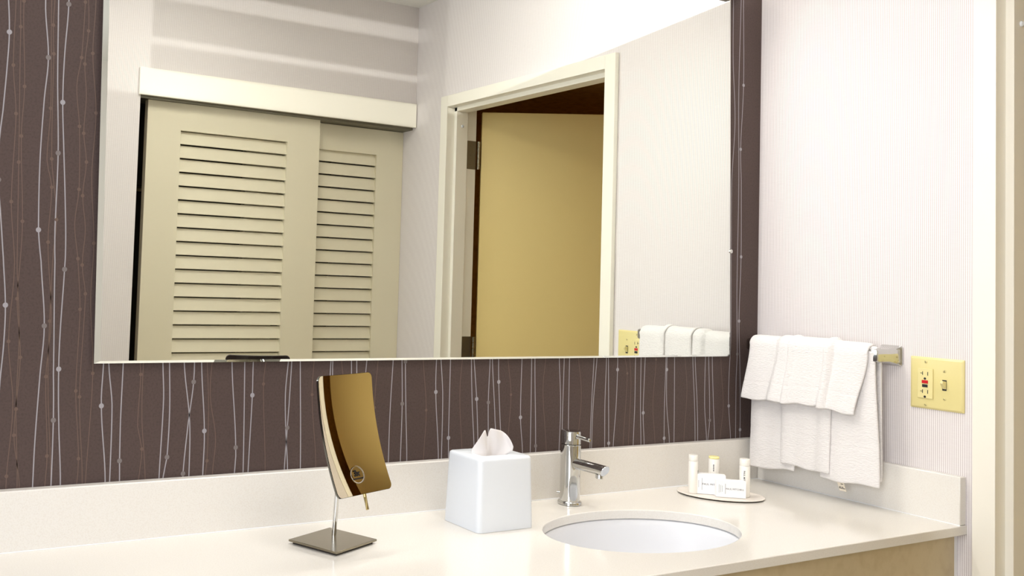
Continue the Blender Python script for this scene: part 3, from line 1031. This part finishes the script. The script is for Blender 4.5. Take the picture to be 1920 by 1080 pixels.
M_CHROME_DARK = mat('dark_chrome', (120, 118, 112), 0.12, metal=1.0)
M_MAGNIFIER = mat('magnifier_silver', (208, 198, 174), 0.0, metal=1.0)
M_BRASS = mat('pale_brass', (196, 176, 120), 0.2, metal=1.0)
MIRROR_R = 0.50
MIRROR_X0 = -0.013
vanity_mirror()

# ------------------------------------------------------------------ amenity tray, bottles, soaps
TX, TY, TA, TB, TR = -0.2889, -0.1304, 0.0951, 0.0695, -0.7565
tr = thing('amenity_tray', 'oval white amenity tray by the corner of the counter', 'tray', (TX, TY, 0))
bm = NB()
lathe(bm, (TX, TY, 0), [(0.86, 0.0027), (0.985, 0.0030), (1.0, 0.0042), (0.985, 0.0052), (0.94, 0.0049), (0.90, 0.0042)], 72, TA, TB, TR)
obj('plate', bm, M_TRAY, tr, smooth=50)
bm = NB()
lathe(bm, (TX, TY, 0), [(0.94, 0.0002), (0.965, 0.0026)], 72, TA, TB, TR)  # dark foot whose colour stands for the shadow line under the plate
obj('foot_shade_ring', bm, M_PAD_SHADE, tr, smooth=50)
ZT = 0.0045


def bottle(label, x, y, rad, h, capmat, caph, ang, words):
    t = thing('toiletry_bottle', label, 'bottle', (x, y, ZT), 'toiletry bottles on the tray')
    bm = NB()
    lathe(bm, (x, y, ZT), [(rad * 0.9, 0.0), (rad, 0.002), (rad, h - caph - 0.001), (rad * 0.94, h - caph)], 40)
    bd = obj('body', bm, M_BOTTLE, t, smooth=40)
    bm = NB()
    lathe(bm, (x, y, ZT), [(rad * 0.97, h - caph + 0.0003), (rad * 1.0, h - caph + 0.001), (rad * 1.0, h - 0.0012), (rad * 0.93, h)], 40)
    obj('cap', bm, capmat, t, smooth=40)
    # wrapped print on the body
    def on(a, z, o=0.0003):
        return Vector((x + (rad + o) * math.cos(a), y + (rad + o) * math.sin(a), ZT + z))
    bm = NB()
    if words:
        # lettering running up the bottle, set tangent to its side
        nrm = Vector((math.cos(ang), math.sin(ang), 0))
        tb = text_bm(words, rad * 0.42, on(ang, h * 0.48, 0.0001), Vector((0, 0, -1)), nrm.cross(Vector((0, 0, -1))), 0.0003, 1.1, 0.00012)
        obj('lettering', tb, M_INK, t)
    else:
        pts = [on(ang + 0.55 * math.cos(q), h * 0.46 + 0.004 * math.sin(q)) for q in [2 * PI * k / 20 for k in range(20)]]
        vs_ = [bm.verts.new(p) for p in pts]
        bm.faces.new(vs_)
        bmesh.ops.triangulate(bm, faces=bm.faces)
        obj('leaf_print', bm, M_LEAFGREEN, t)
        bm = NB()
        for k in range(4):
            q = on(ang + 0.1, h * 0.60 + 0.0042 * k, 0.0003)
            nrm = Vector((math.cos(ang + 0.1), math.sin(ang + 0.1), 0))
            frame_box(bm, q, nrm, nrm.cross(Vector((0, 0, 1))), Vector((0, 0, 1)), 0.0002, 0.0011, 0.0014)
        obj('small_print', bm, M_INK, t)
    return t


bottle('white toiletry bottle with a white cap, at the tray end away from the towels', -0.3450, -0.1000, 0.0105, 0.0880, M_BOTTLE, 0.014, -1.05, 'MITCHELL')
bottle('white toiletry bottle with a yellow cap and lime leaf print', -0.2720, -0.0970, 0.0118, 0.0795, M_YELLOW, 0.0055, -2.60, None)
bottle('white toiletry bottle with a white cap, at the tray end under the towels', -0.2570, -0.1700, 0.0115, 0.0865, M_BOTTLE, 0.016, -2.55, 'PAUL MITCHELL')


def soap(label, p, q, h, dep):
    p = Vector((*p, ZT + 0.0003)); q = Vector((*q, ZT + 0.0003))
    ax = (q - p).normalized(); L = (q - p).length
    az = Vector((0, 0, 1)); back = Vector((-ax.y, ax.x, 0))
    if back.y < 0:
        back = -back
    c = p + ax * (L / 2) + back * (dep / 2) + az * (h / 2)
    t = thing('soap_box', label, 'soap', (c.x, c.y, ZT), 'boxed soaps on the tray')
    bm = NB()
    frame_box(bm, c, ax, back, az, L / 2, dep / 2, h / 2)
    obj('carton', bm, M_SOAPBOX, t, bevel=0.0008)
    f = p + az * (h / 2) - back * 0.0001
    obj('lettering', text_bm('PAUL MITCHELL', h * 0.135, f + ax * (L * 0.62), ax, az, 0.0002, 1.05), M_INK, t)
    bm = NB()
    frame_box(bm, f + ax * (L * 0.30), ax, back, az, 0.0005, 0.0002, h * 0.30)
    for k in range(3):
        frame_box(bm, f + ax * (L * (0.09 + 0.055 * k)), ax, back, az, 0.0004, 0.0002, h * (0.24 - 0.03 * k))
    obj('small_print', bm, M_PALEINK, t)
    return t


soap('white soap carton standing behind the lower carton on the tray', (-0.3510, -0.1021), (-0.2960, -0.1505), 0.0455, 0.020)
soap('lower white soap carton standing in front on the tray', (-0.3261, -0.1497), (-0.2752, -0.1890), 0.0385, 0.018)

# ------------------------------------------------------------------ towel bar and towels
BXC, BZ = -0.060, 0.3430
tb_ = thing('towel_bar', 'chrome towel bar with square flared posts under the white towels', 'towel bar', (0, -0.195, BZ))
for yp in (-0.3530, -0.0370):
    bm = NB()
    prof_ = [(0.0002, 0.0500, 0.0460, 0.006), (-0.0050, 0.0500, 0.0460, 0.006), (-0.0090, 0.0440, 0.0400, 0.006), (-0.0330, 0.0260, 0.0300, 0.004), (-0.0700, 0.0240, 0.0290, 0.004), (-0.0740, 0.0205, 0.0255, 0.004)]
    rings(bm, [[(x, yp + a, BZ + b) for a, b in rrect(wy, wz, rr, 4)] for x, wy, wz, rr in prof_])
    bmesh.ops.recalc_face_normals(bm, faces=bm.faces)
    obj('post', bm, M_CHROME, tb_, smooth=30)
bm = NB()
box(bm, (BXC - 0.008, -0.350, BZ - 0.0115), (BXC + 0.008, -0.040, BZ + 0.0115))
obj('bar', bm, M_CHROME, tb_, bevel=0.002)


def towel(name, label, group, ytop, ybot, zf, zbk, layer, flare, th, seed):
    """cloth folded over the bar. ytop/ybot: (near corner, far side) along the bar, zf: front hem heights, layer(y): stacking level"""
    rnd = random.Random(seed)
    ph = [rnd.uniform(0, 6.28) for _ in range(6)]
    t = thing(name, label, 'towel', (BXC, (ytop[0] + ytop[1]) / 2, BZ + 0.02), group)
    bm = NB()
    nv = 26
    nfr, nar, nbk = 40, 10, 10
    G = []
    for j in range(nv + 1):
        v = j / nv
        row = []
        yt = ytop[0] + (ytop[1] - ytop[0]) * v
        yb = ybot[0] + (ybot[1] - ybot[0]) * v
        zfr = zf[0] + (zf[1] - zf[0]) * v + 0.0018 * math.sin(9 * v + ph[0])
        lv = layer(yt)
        ox = 0.0130 + 0.0068 * lv
        oz = 0.0180 + 0.0045 * lv
        edge = 0.0035 * (abs(2 * v - 1) ** 8)
        for i in range(nfr + 1):              # front, hem to top
            s = i / nfr
            z = zfr + (BZ - zfr) * s
            y = yb + (yt - yb) * sst(0, 1, s)
            dn = 1 - s
            wav = 0.0022 * math.sin(7 * v + ph[1] + 1.5 * dn) * dn + 0.0012 * math.sin(15 * v + ph[2]) * dn
            x = BXC - ox - flare * dn ** 1.5 - wav + edge
            if i in ((1, 11, 13) if name == 'hand_towel' else (1, 13)):               # stitched hem and woven border lines
                x += 0.0009
            row.append(bm.verts.new((x, y, z)))
        for i in range(1, nar):               # over the bar
            a = PI * i / nar
            row.append(bm.verts.new((BXC - ox * math.cos(a) * (1 if a < PI / 2 else 0.93), yt, BZ + oz * math.sin(a) - edge * 0.8)))
        for i in range(nbk + 1):              # back flap
            s = i / nbk
            z = BZ + (zbk - BZ) * s
            row.append(bm.verts.new((min(BXC + ox * 0.93 + 0.001 * lv, -0.012), yt + (yb - yt) * 0.3 * s, z)))
        G.append(row)
    for a, b in zip(G, G[1:]):
        for i in range(len(a) - 1):
            bm.faces.new((a[i], a[i + 1], b[i + 1], b[i]))
    obj('cloth', bm, M_TERRY, t, solid=th, sub=1, smooth=80)
    return t


# ---- stacking levels along the bar
def blend(y, pts):
    """piecewise level with soft steps; pts = [(y from, level)] going away from the corner"""
    lv = pts[0][1]
    for (yy, l0), (y2, l1) in zip(pts, pts[1:]):
        lv += (l1 - l0) * sst(y2 + 0.006, y2 - 0.006, y)
    return lv


HG, WG = 'white hand towels on the bar', 'white washcloths over the hand towels'
TH = 0.0066
towel('hand_towel', 'white hand towel hanging nearest the corner, lower layer', HG, (-0.042, -0.165), (-0.0405, -0.1665), (0.0375, 0.0500), 0.07, lambda y: 0.0, 0.004, TH, 1)
towel('hand_towel', 'white hand towel hanging in the middle over its neighbours', HG, (-0.130, -0.2620), (-0.1330, -0.2590), (0.0640, 0.0600), 0.08, lambda y: blend(y, [(0, 1.05), (-0.168, 0.75), (-0.232, 1.05)]), 0.003, TH, 2)
h3 = towel('hand_towel', 'white hand towel with a small cloth tag at its hem, nearest the wall switch', HG, (-0.2340, -0.3580), (-0.2310, -0.3720), (0.0470, 0.0530), 0.06, lambda y: 0.0, 0.006, TH, 3)
towel('washcloth', 'white folded washcloth nearest the corner', WG, (-0.0400, -0.1620), (-0.0320, -0.1480), (0.2075, 0.2125), 0.23, lambda y: blend(y, [(0, 1.1), (-0.124, 2.1)]), 0.0200, TH, 4)
towel('washcloth', 'white folded washcloth in the middle of the bar', WG, (-0.1560, -0.2560), (-0.1460, -0.2390), (0.2110, 0.2160), 0.24, lambda y: blend(y, [(0, 3.1), (-0.166, 2.0), (-0.232, 2.2)]), 0.0150, TH, 5)
towel('washcloth', 'white folded washcloth nearest the chrome post', WG, (-0.2480, -0.3470), (-0.2420, -0.3250), (0.2130, 0.2050), 0.22, lambda y: blend(y, [(0, 3.2), (-0.264, 1.4)]), 0.0150, TH, 6)
bm = NB()
c = Vector((-0.0735, -0.2830, 0.0400))
frame_box(bm, c, Vector((0.94, 0, 0.342)), Vector((0, -1, 0)), Vector((-0.342, 0.10, 0.934)).normalized(), 0.0006, 0.0080, 0.0130)
ctg = obj('care_tag', bm, M_TAG, h3)
ctg['label'] = 'small cream cloth tag with dark print'
bm = NB()
upv = Vector((-0.342, 0.10, 0.934)).normalized()
for dz, ys in ((-0.0035, ((-0.004, 0.002), (0.002, 0.002))), (-0.0065, ((0.0, 0.0072),)), (0.0045, ((0.003, 0.003),))):
    for yo, hw in ys:
        frame_box(bm, c + upv * dz + Vector((-0.0008, -yo, 0)), Vector((0.94, 0, 0.342)), Vector((0, -1, 0)), upv, 0.0003, hw, 0.0007)
obj('small_print', bm, M_TAGINK, ctg)

# ------------------------------------------------------------------ switch and outlet plate
PY0, PY1, PZ0, PZ1 = -0.3959, -0.5085, 0.2332, 0.3458
pc = Vector((0, (PY0 + PY1) / 2, (PZ0 + PZ1) / 2))
sw = thing('switch_plate', 'ivory wall plate with an outlet and a toggle switch', 'switch', pc)
bm = NB()
w_, h_ = PY0 - PY1, PZ1 - PZ0
rings(bm, [[(x, pc.y + a, pc.z + b) for a, b in rrect(w_ - i, h_ - i, 0.002, 3)] for x, i in ((-0.0001, 0.0), (-0.0022, 0.0), (-0.0058, 0.0075), (-0.0061, 0.0095))])
bmesh.ops.recalc_face_normals(bm, faces=bm.faces)
obj('plate', bm, M_IVORY, sw, smooth=25)
gy, gz = -0.4305, 0.2885
gf = obj('outlet', BX((-0.0060, gy - 0.0163, gz - 0.0325), (-0.0088, gy + 0.0163, gz + 0.0325)), M_IVORY2, sw, bevel=0.0008)
X0, X1 = -0.0086, -0.0091
for zc in (0.0215, -0.0180):
    bm = NB()
    box(bm, (X0, gy + 0.0045, gz + zc - 0.0035), (X1, gy + 0.0058, gz + zc + 0.0045))
    box(bm, (X0, gy + 0.0045, gz + zc + 0.0000), (X1, gy + 0.0100, gz + zc + 0.0012))
    box(bm, (X0, gy - 0.0052, gz + zc - 0.0040), (X1, gy - 0.0066, gz + zc + 0.0040))
    prism(bm, [(X0, gy + 0.0002 + 0.0026 * math.cos(q), gz + zc - 0.0110 + 0.0026 * math.sin(q)) for q in [2 * PI * k / 14 for k in range(14)]],
          [(X1, gy + 0.0002 + 0.0026 * math.cos(q), gz + zc - 0.0110 + 0.0026 * math.sin(q)) for q in [2 * PI * k / 14 for k in range(14)]])
    bmesh.ops.recalc_face_normals(bm, faces=bm.faces)
    obj('receptacle_slots', bm, M_BLACK, gf)
rb = obj('reset_button', BX((-0.0087, gy - 0.0066, gz + 0.0000), (-0.0100, gy + 0.0066, gz + 0.0070)), M_RED, gf, bevel=0.0005)
rb['label'] = 'red reset button'
bb = obj('test_button', BX((-0.0087, gy - 0.0058, gz - 0.0082), (-0.0100, gy + 0.0058, gz - 0.0020)), M_BLACK, gf, bevel=0.0005)
bb['label'] = 'black test button'
ty, tz = -0.4700, 0.2885
bm = NB()
box(bm, (-0.0060, ty - 0.0045, tz - 0.0115), (-0.0064, ty + 0.0045, tz + 0.0115))
tg = obj('toggle_slot', bm, M_BLACK, sw)
bm = NB()
prism(bm, [(-0.0060, ty - 0.0040, tz - 0.0085), (-0.0060, ty + 0.0040, tz - 0.0085), (-0.0060, ty + 0.0040, tz + 0.0085), (-0.0060, ty - 0.0040, tz + 0.0085)],
      [(-0.0185, ty - 0.0028, tz + 0.0040), (-0.0185, ty + 0.0028, tz + 0.0040), (-0.0175, ty + 0.0028, tz + 0.0100), (-0.0175, ty - 0.0028, tz + 0.0100)])
bmesh.ops.recalc_face_normals(bm, faces=bm.faces)
obj('toggle', bm, M_IVORY2, sw, bevel=0.0008)
for yy, zz in ((gy, gz + 0.0470), (gy, gz - 0.0470), (ty, tz + 0.0300), (ty, tz - 0.0300)):
    bm = NB()
    tube(bm, [(-0.0058, yy, zz), (-0.0068, yy, zz), (-0.0072, yy, zz)], [0.0032, 0.0032, 0.0022], 16)
    s_ = obj('screw', bm, M_SCREW, sw, smooth=40)
    bm = NB()
    q = random.uniform(0.3, 2.6)
    frame_box(bm, Vector((-0.0072, yy, zz)), Vector((1, 0, 0)), Vector((0, math.cos(q), math.sin(q))), Vector((0, -math.sin(q), math.cos(q))), 0.0002, 0.0024, 0.0004)
    obj('screw_slot', bm, M_BLACK, s_)
